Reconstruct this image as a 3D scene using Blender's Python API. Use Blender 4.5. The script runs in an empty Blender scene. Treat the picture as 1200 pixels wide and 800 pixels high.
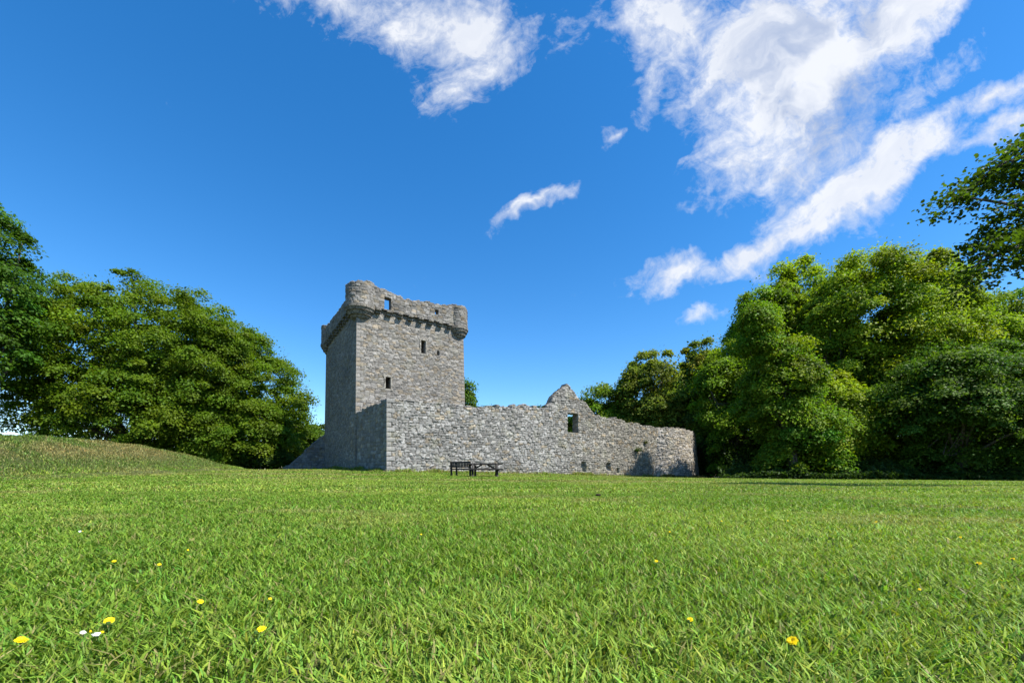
import bpy, math, random
import numpy as np
R = math.radians
S = bpy.context.scene
COL = S.collection

# ------------------------------------------------------------------ camera
cam_d = bpy.data.cameras.new("camera")
cam_d.sensor_width = 36
cam_d.lens = 14.76
cam_d.shift_y = 0.130
cam_d.clip_start = 0.02
cam_d.clip_end = 3000
cam = bpy.data.objects.new("camera", cam_d)
cam.location = (0, 0, 0.40)
cam.rotation_euler = (R(90), 0, 0)
COL.objects.link(cam)
S.camera = cam

# ------------------------------------------------------------------ exposure
S.view_settings.view_transform = 'Standard'
S.view_settings.look = 'None'
S.view_settings.exposure = 1.05
S.view_settings.gamma = 1
S.cycles.max_bounces = 6
S.cycles.diffuse_bounces = 3
S.cycles.glossy_bounces = 2
S.cycles.transmission_bounces = 4
S.cycles.transparent_max_bounces = 4

# ------------------------------------------------------------------ sun and sky
SUN_EL = 55
SUN_AZ = 117            # degrees clockwise from +Y (straight ahead): the sun stands to the right
sun_d = bpy.data.lights.new("sun", 'SUN')
sun_d.energy = 5.0
sun_d.angle = R(0.53)
sun_d.color = (1.0, 0.955, 0.88)
sun = bpy.data.objects.new("sun", sun_d)
sun.location = (60, 0, 80)
sun.rotation_euler = (R(90 - SUN_EL), 0, R(180 - SUN_AZ))
COL.objects.link(sun)


class NT:
    """small helper to write node trees as expressions"""
    def __init__(self, tree):
        self.t = tree
        self.n = tree.nodes
        self.l = tree.links

    def node(self, typ, **kw):
        n = self.n.new(typ)
        for k, v in kw.items():
            setattr(n, k, v)
        return n

    def put(self, sock, v):
        if v is None:
            return
        if hasattr(v, 'links') or hasattr(v, 'is_output'):
            self.l.new(v, sock)
        else:
            sock.default_value = v

    def math(self, op, a, b=None, c=None, clamp=False):
        n = self.node('ShaderNodeMath', operation=op, use_clamp=clamp)
        for i, v in enumerate((a, b, c)):
            if v is not None:
                self.put(n.inputs[i], v)
        return n.outputs[0]

    def vmath(self, op, a, b=None, scale=None):
        n = self.node('ShaderNodeVectorMath', operation=op)
        self.put(n.inputs[0], a)
        if b is not None:
            self.put(n.inputs[1], b)
        if scale is not None:
            self.put(n.inputs['Scale'], scale)
        return n.outputs['Value'] if op in ('DOT_PRODUCT', 'LENGTH') else n.outputs[0]

    def noise(self, vec, scale, detail=4, rough=.55, dist=0.0, lac=2.0, color=False):
        n = self.node('ShaderNodeTexNoise')
        if vec is not None:
            self.put(n.inputs['Vector'], vec)
        n.inputs['Scale'].default_value = scale
        n.inputs['Detail'].default_value = detail
        n.inputs['Roughness'].default_value = rough
        n.inputs['Distortion'].default_value = dist
        n.inputs['Lacunarity'].default_value = lac
        return n.outputs['Color'] if color else n.outputs['Fac']

    def ramp(self, v, a, b, smooth=True):
        n = self.node('ShaderNodeMapRange')
        n.interpolation_type = 'SMOOTHSTEP' if smooth else 'LINEAR'
        self.put(n.inputs['Value'], v)
        n.inputs['From Min'].default_value = a
        n.inputs['From Max'].default_value = b
        return n.outputs['Result']

    def mix(self, f, a, b, mode='MIX'):
        n = self.node('ShaderNodeMix', data_type='RGBA', blend_type=mode)
        self.put(n.inputs['Factor'], f)
        for i, v in ((6, a), (7, b)):
            if isinstance(v, tuple) and len(v) == 3:
                v = (*v, 1)
            self.put(n.inputs[i], v)
        return n.outputs[2]

    def xyz(self, x, y, z):
        n = self.node('ShaderNodeCombineXYZ')
        for i, v in enumerate((x, y, z)):
            self.put(n.inputs[i], v)
        return n.outputs[0]

    def sep(self, v):
        n = self.node('ShaderNodeSeparateXYZ')
        self.put(n.inputs[0], v)
        return n.outputs


def make_world():
    w = bpy.data.worlds.new("World")
    S.world = w
    w.use_nodes = True
    w.node_tree.nodes.clear()
    T = NT(w.node_tree)
    sky = T.node('ShaderNodeTexSky', sky_type='NISHITA', sun_disc=False)
    sky.sun_elevation = R(SUN_EL)
    sky.sun_rotation = R(SUN_AZ)
    sky.altitude = 100
    sky.air_density = 1.0
    sky.dust_density = 0.2
    sky.ozone_density = 3.0
    hs = T.node('ShaderNodeHueSaturation')
    hs.inputs['Saturation'].default_value = SKY_SAT
    hs.inputs['Value'].default_value = SKY_VAL
    T.l.new(sky.outputs[0], hs.inputs['Color'])
    gm = T.mix(1.0, hs.outputs[0], SKY_TINT, 'MULTIPLY')
    tc = T.node('ShaderNodeTexCoord')
    d = T.vmath('NORMALIZE', tc.outputs['Generated'])
    x, y, z = T.sep(d)
    yy = T.math('MAXIMUM', y, 0.05)
    # cloud field: bearings (u) and heights (v) on the sky in front of the lawn
    u = T.math('DIVIDE', x, yy)
    v = T.math('DIVIDE', z, yy)
    p = T.xyz(u, v, 0.0)
    # perspective cloud deck coordinates
    zz = T.math('MAXIMUM', T.math('ADD', z, 0.12), 0.03)
    deck = T.xyz(T.math('DIVIDE', x, zz), T.math('DIVIDE', y, zz), 0.0)
    warp = T.vmath('SUBTRACT', T.noise(p, 3.0, 3, .55, color=True), (0.5, 0.5, 0.5))
    pw = T.vmath('ADD', p, T.vmath('SCALE', warp, scale=0.20))
    warp2 = T.vmath('SUBTRACT', T.noise(p, 11.0, 3, .6, color=True), (0.5, 0.5, 0.5))
    pw = T.vmath('ADD', pw, T.vmath('SCALE', warp2, scale=0.075))
    total = None
    for (cx, cy, rx, ry, ang, amp) in CLOUDS:
        q = T.vmath('SUBTRACT', pw, (cx, cy, 0.0))
        c, s = math.cos(R(ang)), math.sin(R(ang))
        a = T.vmath('DOT_PRODUCT', q, (c / rx, s / rx, 0.0))
        b = T.vmath('DOT_PRODUCT', q, (-s / ry, c / ry, 0.0))
        r2 = T.math('ADD', T.math('MULTIPLY', a, a), T.math('MULTIPLY', b, b))
        e = T.math('MULTIPLY', T.math('SUBTRACT', 1.0, T.math('SQRT', r2)), amp)
        total = e if total is None else T.math('SMOOTH_MAX', total, e, 0.25)
    total = T.math('MAXIMUM', total, -1.0)
    # detail: long fibres along the drift of the clouds (up and to the right) over billows
    c, s = math.cos(R(38)), math.sin(R(38))
    sa = T.vmath('DOT_PRODUCT', pw, (c, s, 0.0))
    sb = T.vmath('DOT_PRODUCT', pw, (-s, c, 0.0))
    st = T.xyz(T.math('MULTIPLY', sa, 0.42), sb, 0.3)
    n1 = T.noise(st, 9.0, 10, .60, .35)
    n2 = T.noise(p, 13.0, 9, .66, .8)
    n3 = T.noise(p, 34.0, 8, .66, 1.0)
    det = T.math('ADD', T.math('MULTIPLY', n1, 0.55), T.math('MULTIPLY', n2, 0.30))
    det = T.math('ADD', det, T.math('MULTIPLY', n3, 0.15))
    det = T.math('SUBTRACT', det, 0.5)
    dens0 = T.math('ADD', total, T.math('MULTIPLY', det, 6.4))
    dens = T.math('POWER', T.ramp(dens0, -0.18, 1.20, False), 1.2)
    shade_n = T.noise(T.vmath('ADD', pw, (0.03, 0.05, 0.7)), 3.6, 5, .55)
    c, s = math.cos(R(55)), math.sin(R(55))
    q = T.vmath('SUBTRACT', pw, (0.70, 0.93, 0.0))
    a = T.vmath('DOT_PRODUCT', q, (c / .36, s / .36, 0.0))
    b = T.vmath('DOT_PRODUCT', q, (-s / .24, c / .24, 0.0))
    belly = T.ramp(T.math('SQRT', T.math('ADD', T.math('MULTIPLY', a, a), T.math('MULTIPLY', b, b))), 1.15, .35)
    thick = T.math('MULTIPLY', T.math('MAXIMUM', belly, .22), T.ramp(shade_n, 0.36, 0.52))
    thick = T.math('MULTIPLY', thick, T.ramp(n1, .70, .50))
    cl = T.mix(thick, CLOUD_LIT, CLOUD_GREY)
    up = T.ramp(z, 0.02, 0.1)
    front = T.ramp(y, 0.05, 0.15)
    f = T.math('MULTIPLY', T.math('MULTIPLY', dens, up), front)
    f = T.math('MULTIPLY', f, 0.93)
    outc = T.mix(f, gm, cl)
    bg = T.node('ShaderNodeBackground')
    bg.inputs['Strength'].default_value = SKY_STRENGTH
    T.l.new(outc, bg.inputs['Color'])
    o = T.node('ShaderNodeOutputWorld')
    T.l.new(bg.outputs[0], o.inputs['Surface'])


SKY_STRENGTH = 0.105
SKY_SAT = 1.35
SKY_VAL = 1.0
SKY_TINT = (1.0, 1.02, 1.05)
CLOUD_LIT = (4.5, 4.6, 4.8)
CLOUD_GREY = (2.25, 2.65, 3.55)


def cl(px, py, rx, ry, ang, amp=1.0):
    return ((px - 600) / 492, (556 - py) / 492, rx / 492, ry / 492, ang, amp)


CLOUDS = [cl(*a) for a in (
    (540, 22, 100, 64, -20, 1.5),
    (400, 2, 85, 26, -20, .8),
    (470, 20, 60, 30, -35, .7),
    (590, 58, 50, 40, 20, .8),
    (535, 105, 28, 26, 90, .5),
    (794, 18, 74, 52, 10, 1.4),
    (762, 98, 18, 48, -20, .8),
    (940, 60, 165, 135, 50, 2.1),
    (1050, 5, 125, 60, 40, 1.7),
    (880, 165, 70, 40, 50, .8),
    (950, 170, 90, 70, 45, 1.4),
    (1020, 212, 135, 48, 32, 1.7),
    (1075, 110, 75, 26, 45, .9),
    (910, 282, 120, 22, 26, 1.5),
    (785, 320, 52, 22, 18, 1.2),
    (1160, 118, 75, 24, 25, 1.3),
    (1165, 162, 75, 22, 32, 1.2),
    (625, 238, 40, 9, 28, .85),
    (713, 153, 13, 10, 20, .75),
    (812, 376, 13, 6, 20, .3),
    (1115, 78, 30, 8, 40, .55),
    (800, 240, 14, 5, 30, .4),
)]
make_world()

# ------------------------------------------------------------------ helpers
EYE = 0.40


def vhash(i, j, s):
    i = np.asarray(i).astype(np.int64)
    j = np.asarray(j).astype(np.int64)
    M = np.int64(0xffffffff)
    h = (i * 374761393 + j * 668265263 + np.int64(s) * 1442695041) & M
    h = ((h ^ (h >> 13)) * 1274126177) & M
    h = ((h ^ (h >> 16)) * 374761393) & M
    h = h ^ (h >> 15)
    return (h & M).astype(np.float64) / 4294967296.0


def vnoise(x, y, s):
    x = np.asarray(x, float)
    y = np.asarray(y, float)
    i = np.floor(x)
    j = np.floor(y)
    fx = x - i
    fy = y - j
    fx = fx * fx * (3 - 2 * fx)
    fy = fy * fy * (3 - 2 * fy)
    a = vhash(i, j, s)
    b = vhash(i + 1, j, s)
    c = vhash(i, j + 1, s)
    d = vhash(i + 1, j + 1, s)
    return (a * (1 - fx) + b * fx) * (1 - fy) + (c * (1 - fx) + d * fx) * fy


def fbm(x, y, s, o=4):
    t = 0
    a = .5
    for k in range(o):
        t = t + a * vnoise(x * 2 ** k, y * 2 ** k, s + k * 17)
        a *= .5
    return t / (1 - .5 ** o)


def sstep(a, b, x):
    t = np.clip((x - a) / (b - a), 0, 1)
    return t * t * (3 - 2 * t)


def mesh_np(name, V, Q, mat=None, parent=None, col=None, smooth=False, link=True):
    """mesh from (n,3) vertices and (m,4) or (m,3) faces"""
    V = np.ascontiguousarray(V, np.float32)
    Q = np.ascontiguousarray(Q, np.int32)
    k = Q.shape[1]
    me = bpy.data.meshes.new(name)
    me.vertices.add(len(V))
    me.vertices.foreach_set('co', V.ravel())
    me.loops.add(Q.size)
    me.loops.foreach_set('vertex_index', Q.ravel())
    me.polygons.add(len(Q))
    me.polygons.foreach_set('loop_start', np.arange(0, Q.size, k, dtype=np.int32))
    me.polygons.foreach_set('loop_total', np.full(len(Q), k, np.int32))
    if smooth:
        me.polygons.foreach_set('use_smooth', np.ones(len(Q), bool))
    if col is not None:
        at = me.attributes.new('tone', 'FLOAT_COLOR', 'POINT')
        c4 = np.ones((len(V), 4), np.float32)
        c4[:, :3] = col
        at.data.foreach_set('color', c4.ravel())
    me.update(calc_edges=True)
    if mat:
        me.materials.append(mat)
    o = bpy.data.objects.new(name, me)
    if link:
        COL.objects.link(o)
    if parent:
        o.parent = parent
    return o


def empty(name, label, cat, loc=(0, 0, 0), rotz=0, group=None):
    o = bpy.data.objects.new(name, None)
    COL.objects.link(o)
    o.empty_display_size = .3
    o.location = loc
    o.rotation_euler = (0, 0, rotz)
    tag(o, label, cat, group)
    return o


def tag(o, label=None, cat=None, group=None, kind=None):
    if label:
        o['label'] = label
    if cat:
        o['category'] = cat
    if group:
        o['group'] = group
    if kind:
        o['kind'] = kind
    return o


class MB:
    """collects simple solids in one mesh"""
    def __init__(self):
        self.v = []
        self.f = []

    def box(self, c, s, rot=None, taper=None):
        c = np.array(c, float)
        s = np.array(s, float) / 2
        b = len(self.v)
        for sx, sy, sz in ((-1, -1, -1), (1, -1, -1), (1, 1, -1), (-1, 1, -1), (-1, -1, 1), (1, -1, 1), (1, 1, 1), (-1, 1, 1)):
            p = np.array((sx, sy, sz)) * s
            if rot is not None:
                p = rot @ p
            self.v.append(tuple(c + p))
        for q in ((0, 3, 2, 1), (4, 5, 6, 7), (0, 1, 5, 4), (1, 2, 6, 5), (2, 3, 7, 6), (3, 0, 4, 7)):
            self.f.append(tuple(b + k for k in q))
        return self

    def bar(self, a, b, w, h, up=(0, 0, 1)):
        a = np.array(a, float)
        b = np.array(b, float)
        d = b - a
        L = np.linalg.norm(d)
        z = d / L
        x = np.cross(np.array(up, float), z)
        if np.linalg.norm(x) < 1e-4:
            x = np.cross((0, 1, 0), z)
        x /= np.linalg.norm(x)
        y = np.cross(z, x)
        return self.box((a + b) / 2, (w, h, L), np.column_stack((x, y, z)))

    def tube(self, pts, rad, n=8, cap=True):
        pts = np.array(pts, float)
        b0 = len(self.v)
        m = len(pts)
        ref = np.array((0.37, 0.91, 0.17))
        for i in range(m):
            t = pts[min(i + 1, m - 1)] - pts[max(i - 1, 0)]
            t /= max(np.linalg.norm(t), 1e-9)
            x = np.cross(ref, t)
            x /= max(np.linalg.norm(x), 1e-9)
            y = np.cross(t, x)
            for k in range(n):
                a = 2 * math.pi * k / n
                self.v.append(tuple(pts[i] + rad[i] * (math.cos(a) * x + math.sin(a) * y)))
        for i in range(m - 1):
            for k in range(n):
                k2 = (k + 1) % n
                self.f.append((b0 + i * n + k, b0 + i * n + k2, b0 + (i + 1) * n + k2, b0 + (i + 1) * n + k))
        if cap:
            self.f.append(tuple(b0 + k for k in range(n))[::-1])
            self.f.append(tuple(b0 + (m - 1) * n + k for k in range(n)))
        return self

    def lathe(self, prof, n=40, c=(0, 0)):
        b0 = len(self.v)
        for r, z in prof:
            for k in range(n):
                a = 2 * math.pi * k / n
                self.v.append((c[0] + r * math.cos(a), c[1] + r * math.sin(a), z))
        for i in range(len(prof) - 1):
            for k in range(n):
                k2 = (k + 1) % n
                self.f.append((b0 + i * n + k, b0 + i * n + k2, b0 + (i + 1) * n + k2, b0 + (i + 1) * n + k))
        self.f.append(tuple(b0 + k for k in range(n))[::-1])
        self.f.append(tuple(b0 + (len(prof) - 1) * n + k for k in range(n)))
        return self

    def build(self, name, mat, parent=None, smooth=False, bevel=0):
        me = bpy.data.meshes.new(name)
        me.from_pydata([tuple(map(float, p)) for p in self.v], [], self.f)
        if smooth:
            me.polygons.foreach_set('use_smooth', np.ones(len(me.polygons), bool))
        me.materials.append(mat)
        me.update()
        o = bpy.data.objects.new(name, me)
        COL.objects.link(o)
        if parent:
            o.parent = parent
        if bevel:
            m = o.modifiers.new('bevel', 'BEVEL')
            m.width = bevel
            m.segments = 2
            m.limit_method = 'ANGLE'
        return o


# ------------------------------------------------------------------ materials
def new_mat(name):
    m = bpy.data.materials.new(name)
    m.use_nodes = True
    m.node_tree.nodes.clear()
    T = NT(m.node_tree)
    out = T.node('ShaderNodeOutputMaterial')
    return m, T, out


def principled(T, col, rough=.8, spec=.3, normal=None):
    b = T.node('ShaderNodeBsdfPrincipled')
    T.put(b.inputs['Base Color'], (*col, 1) if isinstance(col, tuple) and len(col) == 3 else col)
    T.put(b.inputs['Roughness'], rough)
    b.inputs['Specular IOR Level'].default_value = spec
    if normal is not None:
        T.l.new(normal, b.inputs['Normal'])
    return b.outputs[0]


def bump(T, h, strength, dist):
    n = T.node('ShaderNodeBump')
    n.inputs['Strength'].default_value = strength
    n.inputs['Distance'].default_value = dist
    T.l.new(h, n.inputs['Height'])
    return n.outputs[0]


def stone_material(name, lichen=(0.30, 0.29, 0.20), dark=(0.10, 0.095, 0.085), amount=.5, streak=.35):
    m, T, out = new_mat(name)
    at = T.node('ShaderNodeAttribute', attribute_name='tone')
    tc = T.node('ShaderNodeTexCoord')
    P = tc.outputs['Object']
    n1 = T.noise(P, 9.0, 6, .65)
    n2 = T.noise(P, 1.1, 5, .6)
    n3 = T.noise(P, 34.0, 4, .6)
    x, y, z = T.sep(P)
    ns = T.noise(T.xyz(T.math('MULTIPLY', x, 2.6), T.math('MULTIPLY', y, 2.6), T.math('MULTIPLY', z, .22)), 1.0, 5, .6)
    c = at.outputs['Color']
    v = T.node('ShaderNodeMapRange')
    T.l.new(n1, v.inputs['Value'])
    v.inputs['From Min'].default_value = .25
    v.inputs['From Max'].default_value = .75
    v.inputs['To Min'].default_value = .55
    v.inputs['To Max'].default_value = 1.4
    g = T.node('ShaderNodeCombineColor')
    for k in range(3):
        T.l.new(v.outputs[0], g.inputs[k])
    c = T.mix(1.0, c, g.outputs[0], 'MULTIPLY')
    c = T.mix(T.math('MULTIPLY', T.ramp(n2, .50, .70), amount), c, lichen)
    c = T.mix(T.math('MULTIPLY', T.ramp(ns, .52, .72), streak), c, dark)
    h = T.math('ADD', n1, T.math('MULTIPLY', n3, .4))
    nb = bump(T, h, .8, .03)
    T.l.new(principled(T, c, .92, .15, nb), out.inputs['Surface'])
    return m


MAT_WALL = stone_material('rubble_stone', amount=.30, streak=.42)
MAT_TOWER = stone_material('tower_stone', lichen=(.24, .23, .17), amount=.30, streak=.45)


def dressed_material(name, c1, c2):
    m, T, out = new_mat(name)
    tc = T.node('ShaderNodeTexCoord')
    n1 = T.noise(tc.outputs['Object'], 4.0, 6, .65)
    n2 = T.noise(tc.outputs['Object'], 26.0, 5, .6)
    vo = T.node('ShaderNodeTexVoronoi', feature='DISTANCE_TO_EDGE')
    T.l.new(T.vmath('MULTIPLY', tc.outputs['Object'], (2.2, 2.2, 3.4)), vo.inputs['Vector'])
    vo.inputs['Scale'].default_value = 1.0
    c = T.mix(T.ramp(n1, .3, .7), c1, c2)
    j = T.ramp(vo.outputs['Distance'], 0.0, .07)
    c = T.mix(j, tuple(a * .5 for a in c1), c)
    h = T.math('ADD', T.math('MULTIPLY', n2, .5), j)
    T.l.new(principled(T, c, .92, .15, bump(T, h, .8, .04)), out.inputs['Surface'])
    return m


MAT_DRESSED = dressed_material('dressed_stone', (.12, .11, .095), (.22, .205, .175))
MAT_SURROUND = dressed_material('window_stone', (.19, .175, .15), (.32, .30, .255))
MAT_ROOFSLAB = dressed_material('roof_flags', (.10, .095, .085), (.17, .16, .14))


def leaf_material(name, trans=.35, rough=.45, tint=(1.10, 1.20, .40), spec=.15):
    m, T, out = new_mat(name)
    at = T.node('ShaderNodeAttribute', attribute_name='tone')
    c = at.outputs['Color']
    p = principled(T, c, rough, spec)
    tr = T.node('ShaderNodeBsdfTranslucent')
    T.l.new(T.mix(1.0, c, (*tint, 1), 'MULTIPLY'), tr.inputs['Color'])
    mx = T.node('ShaderNodeMixShader')
    mx.inputs[0].default_value = trans
    T.l.new(p, mx.inputs[1])
    T.l.new(tr.outputs[0], mx.inputs[2])
    T.l.new(mx.outputs[0], out.inputs['Surface'])
    return m


MAT_LEAF = leaf_material('leaves', .46, .55)
MAT_GRASS = leaf_material('grass_blades', .36, .5, (1.1, 1.2, .45), .16)


def bark_material():
    m, T, out = new_mat('bark')
    tc = T.node('ShaderNodeTexCoord')
    P = T.vmath('MULTIPLY', tc.outputs['Object'], (4.0, 4.0, .8))
    n = T.noise(P, 1.6, 6, .65)
    c = T.mix(T.ramp(n, .3, .7), (.055, .047, .038), (.16, .14, .115))
    T.l.new(principled(T, c, .9, .2, bump(T, n, .9, .08)), out.inputs['Surface'])
    return m


MAT_BARK = bark_material()


def ground_material():
    m, T, out = new_mat('lawn_ground')
    at = T.node('ShaderNodeAttribute', attribute_name='tone')
    tc = T.node('ShaderNodeTexCoord')
    P = tc.outputs['Object']
    n1 = T.noise(P, 14.0, 5, .7)
    n2 = T.noise(P, 90.0, 3, .6)
    c = T.mix(T.ramp(n1, .35, .7), (.035, .045, .014), at.outputs['Color'])
    c = T.mix(T.math('MULTIPLY', T.ramp(n2, .5, .75), .35), c, (.13, .105, .05))
    h = T.math('ADD', n1, n2)
    T.l.new(principled(T, c, .9, .15, bump(T, h, .7, .03)), out.inputs['Surface'])
    return m


MAT_GROUND = ground_material()


def simple_mat(name, c1, c2, scale, rough=.7, spec=.3, stretch=(1, 1, 1), bd=.01):
    m, T, out = new_mat(name)
    tc = T.node('ShaderNodeTexCoord')
    n = T.noise(T.vmath('MULTIPLY', tc.outputs['Object'], stretch), scale, 5, .6)
    c = T.mix(T.ramp(n, .3, .7), c1, c2)
    T.l.new(principled(T, c, rough, spec, bump(T, n, .4, bd)), out.inputs['Surface'])
    return m


MAT_WOOD = simple_mat('dark_stained_timber', (.012, .010, .009), (.032, .028, .024), 9, .6, .3, (1, 6, 6))
def petal_mat(name, c):
    m, T, out = new_mat(name)
    tr = T.node('ShaderNodeBsdfTranslucent')
    tr.inputs['Color'].default_value = (*c, 1)
    mx = T.node('ShaderNodeMixShader')
    mx.inputs[0].default_value = .4
    T.l.new(principled(T, c, .5, .25), mx.inputs[1])
    T.l.new(tr.outputs[0], mx.inputs[2])
    T.l.new(mx.outputs[0], out.inputs['Surface'])
    return m


MAT_YELLOW = petal_mat('yellow_petals', (.88, .66, .01))
MAT_WHITE = petal_mat('white_petals', (.80, .76, .80))
MAT_STEM = simple_mat('flower_stem', (.05, .10, .02), (.08, .15, .03), 30, .6, .2)
MAT_CLOD = simple_mat('dark_clod', (.02, .018, .012), (.05, .04, .025), 50, .9, .1)


# ------------------------------------------------------------------ terrain
def g_base(x, y):
    x = np.asarray(x, float)
    y = np.asarray(y, float)
    d2 = (x + 17) ** 2 + (y - 42) ** 2
    z = .9 * np.exp(-d2 / (2 * 16.0 ** 2))
    z = z - .004 * np.clip(x - 20, 0, 40)
    # gentle lumps further off
    z = z + (.05 * (fbm(x / 6.0, y / 6.0, 5, 3) - .5)) * sstep(3, 12, np.hypot(x, y))
    z = z + .012 * (fbm(x / .6, y / .6, 9, 2) - .5)
    return z


def mound_h(x, y):
    foot = np.interp(y, [0, 5, 13, 20, 27, 34, 40], [-13, -13.6, -16, -18.6, -20.6, -21.8, -23])
    H = np.interp(y, [-4, 4, 10, 14, 20, 26, 30, 34, 37, 40], [0, 1.1, 1.68, 1.82, 1.92, 2.05, 1.95, 1.45, .85, .2])
    s = foot - x
    rise = sstep(-.3, 6.0, s)
    fall = 1 - .35 * sstep(8, 20, s)
    h = H * rise * fall
    return h + (.35 * (fbm(x / 2.2, y / 2.2, 33, 3) - .5)) * sstep(0, 1.5, h)


def g(x, y):
    return g_base(x, y) + mound_h(x, y)


def lawn_tone(x, y):
    """own colour of the turf: greener and drier patches, mown stripes, the rough mound"""
    x = np.asarray(x, float)
    y = np.asarray(y, float)
    a = np.array((.140, .235, .024))
    b = np.array((.220, .310, .042))
    d = np.array((.27, .255, .085))
    n = fbm(x / 3.0, y / 1.7, 71, 4)
    t = sstep(.32, .68, n)[..., None]
    c = a * (1 - t) + b * t
    dist = np.hypot(x, y)
    dry = sstep(.52, .70, fbm(x / 9.0, y / 2.2, 83, 3)) * sstep(7, 16, y) * (1 - .7 * sstep(6, 22, x))
    dry = np.maximum(dry * .75, .55 * sstep(.60, .72, fbm(x / 1.1, y / .8, 91, 3)) * sstep(2, 5, dist))
    c = c * (1 - dry[..., None]) + d * dry[..., None]
    m = sstep(.1, .5, mound_h(x, y))
    md = sstep(.44, .58, fbm(x / 3.5, y / 4.5, 51, 4)) * sstep(.5, 1.2, mound_h(x, y))
    mc = np.array((.125, .190, .032)) * (1 - md[..., None]) + np.array((.25, .22, .075)) * md[..., None]
    c = c * (1 - m[..., None]) + mc * m[..., None]
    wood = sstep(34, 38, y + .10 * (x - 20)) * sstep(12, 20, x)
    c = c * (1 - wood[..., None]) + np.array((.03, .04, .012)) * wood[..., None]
    return c


def build_ground():
    k = np.linspace(-1, 1, 300)
    xs = np.sinh(k * 5.6) / np.sinh(5.6) * 700
    k2 = np.linspace(-.62, 1, 340)
    ys = np.sinh(k2 * 5.8) / np.sinh(5.8) * 1100
    X, Y = np.meshgrid(xs, ys, indexing='ij')
    Z = g(X, Y)
    V = np.stack((X, Y, Z), -1).reshape(-1, 3)
    n, m = len(xs), len(ys)
    I, J = np.meshgrid(np.arange(n - 1), np.arange(m - 1), indexing='ij')
    b = (I * m + J).ravel()
    Q = np.stack((b, b + m, b + m + 1, b + 1), 1)
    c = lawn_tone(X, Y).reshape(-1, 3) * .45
    o = mesh_np('ground', V, Q, MAT_GROUND, None, c, True)
    tag(o, kind='structure')


build_ground()


# ------------------------------------------------------------------ masonry
def stone_field(u, v, w, h, seed, jit=.6, depth=.05, prot=.05, base=.30, spread=.22, brown=.15, mortar=(.13, .12, .105),
                quoin=None, warm=0.0, warp=.25, sizevar=.25):
    """random rubble: returns outward displacement and own colour of every point (u along, v up)"""
    u = np.asarray(u, float)
    v = np.asarray(v, float)
    wu = u + warp * (fbm(u / 1.4, v / 1.1, seed, 3) - .5) * w * 2
    wv = v + warp * (fbm(u / 1.9 + 7, v / 1.0, seed + 3, 3) - .5) * h * 3
    j0 = np.floor(wv / h)
    F1 = np.full(u.shape, 9.0)
    F2 = np.full(u.shape, 9.0)
    ID = np.zeros(u.shape)
    ID2 = np.zeros(u.shape)
    for dj in (-1, 0, 1):
        j = j0 + dj
        ww = w * (.75 + .6 * vhash(j, 0 * j, seed + 11))
        sh = vhash(j, j * 0 + 3, seed + 5)
        i0 = np.floor(wu / ww - sh)
        for di in (-1, 0, 1):
            i = i0 + di
            cx = (i + sh + .5 + jit * (vhash(i, j, seed + 1) - .5)) * ww
            cy = (j + .5 + jit * .8 * (vhash(i, j, seed + 2) - .5)) * h
            d = (np.abs((wu - cx) / ww) ** 4 + np.abs((wv - cy) / h) ** 4) ** .25
            d = d - sizevar * (vhash(i, j, seed + 4) - .5)
            closer = d < F1
            F2 = np.where(closer, F1, np.minimum(F2, d))
            ID = np.where(closer, vhash(i, j, seed + 6), ID)
            ID2 = np.where(closer, vhash(i, j, seed + 7), ID2)
            F1 = np.where(closer, d, F1)
    edge = F2 - F1
    if quoin is not None:
        for (uq, sgn) in quoin:
            row = np.floor(v / .34)
            L = np.where(row % 2 == 0, .62, .36)
            du = (u - uq) * sgn
            inq = (du > -.01) & (du < L)
            fv = v / .34 - row
            e2 = np.minimum(np.minimum(fv, 1 - fv) * .9, np.clip((L - du) / .34, 0, 1))
            edge = np.where(inq, e2 * 1.5, edge)
            ID = np.where(inq, .45 + .35 * vhash(row, row * 0 + int(uq * 3), seed + 8), ID)
            ID2 = np.where(inq, .5, ID2)
    rise = sstep(.02, .16, edge)
    disp = (rise - 1) * depth + (ID2 - .4) * prot * rise + .012 * (fbm(u * 6, v * 6, seed + 20, 2) - .5)
    val = base + spread * (ID - .5) * 2 * (.6 + .4 * ID)
    val = val * (.72 + .56 * fbm(u / 2.6, v / 1.6, seed + 30, 4))
    val = np.clip(val, .06, .62)
    c = np.stack((val * (1 + .03 + warm), val, val * (.94 - warm)), -1)
    br = (vhash(np.floor(ID * 9999), np.floor(ID2 * 9999), seed + 9) < brown)[..., None]
    c = np.where(br, np.stack((val * 1.12, val * .95, val * .72), -1), c)
    mc = np.array(mortar)
    mc = mc * (.7 + .6 * fbm(u * 1.5, v * 1.5, seed + 40, 2))[..., None]
    c = mc * (1 - rise[..., None]) + c * rise[..., None]
    return disp, c


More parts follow.
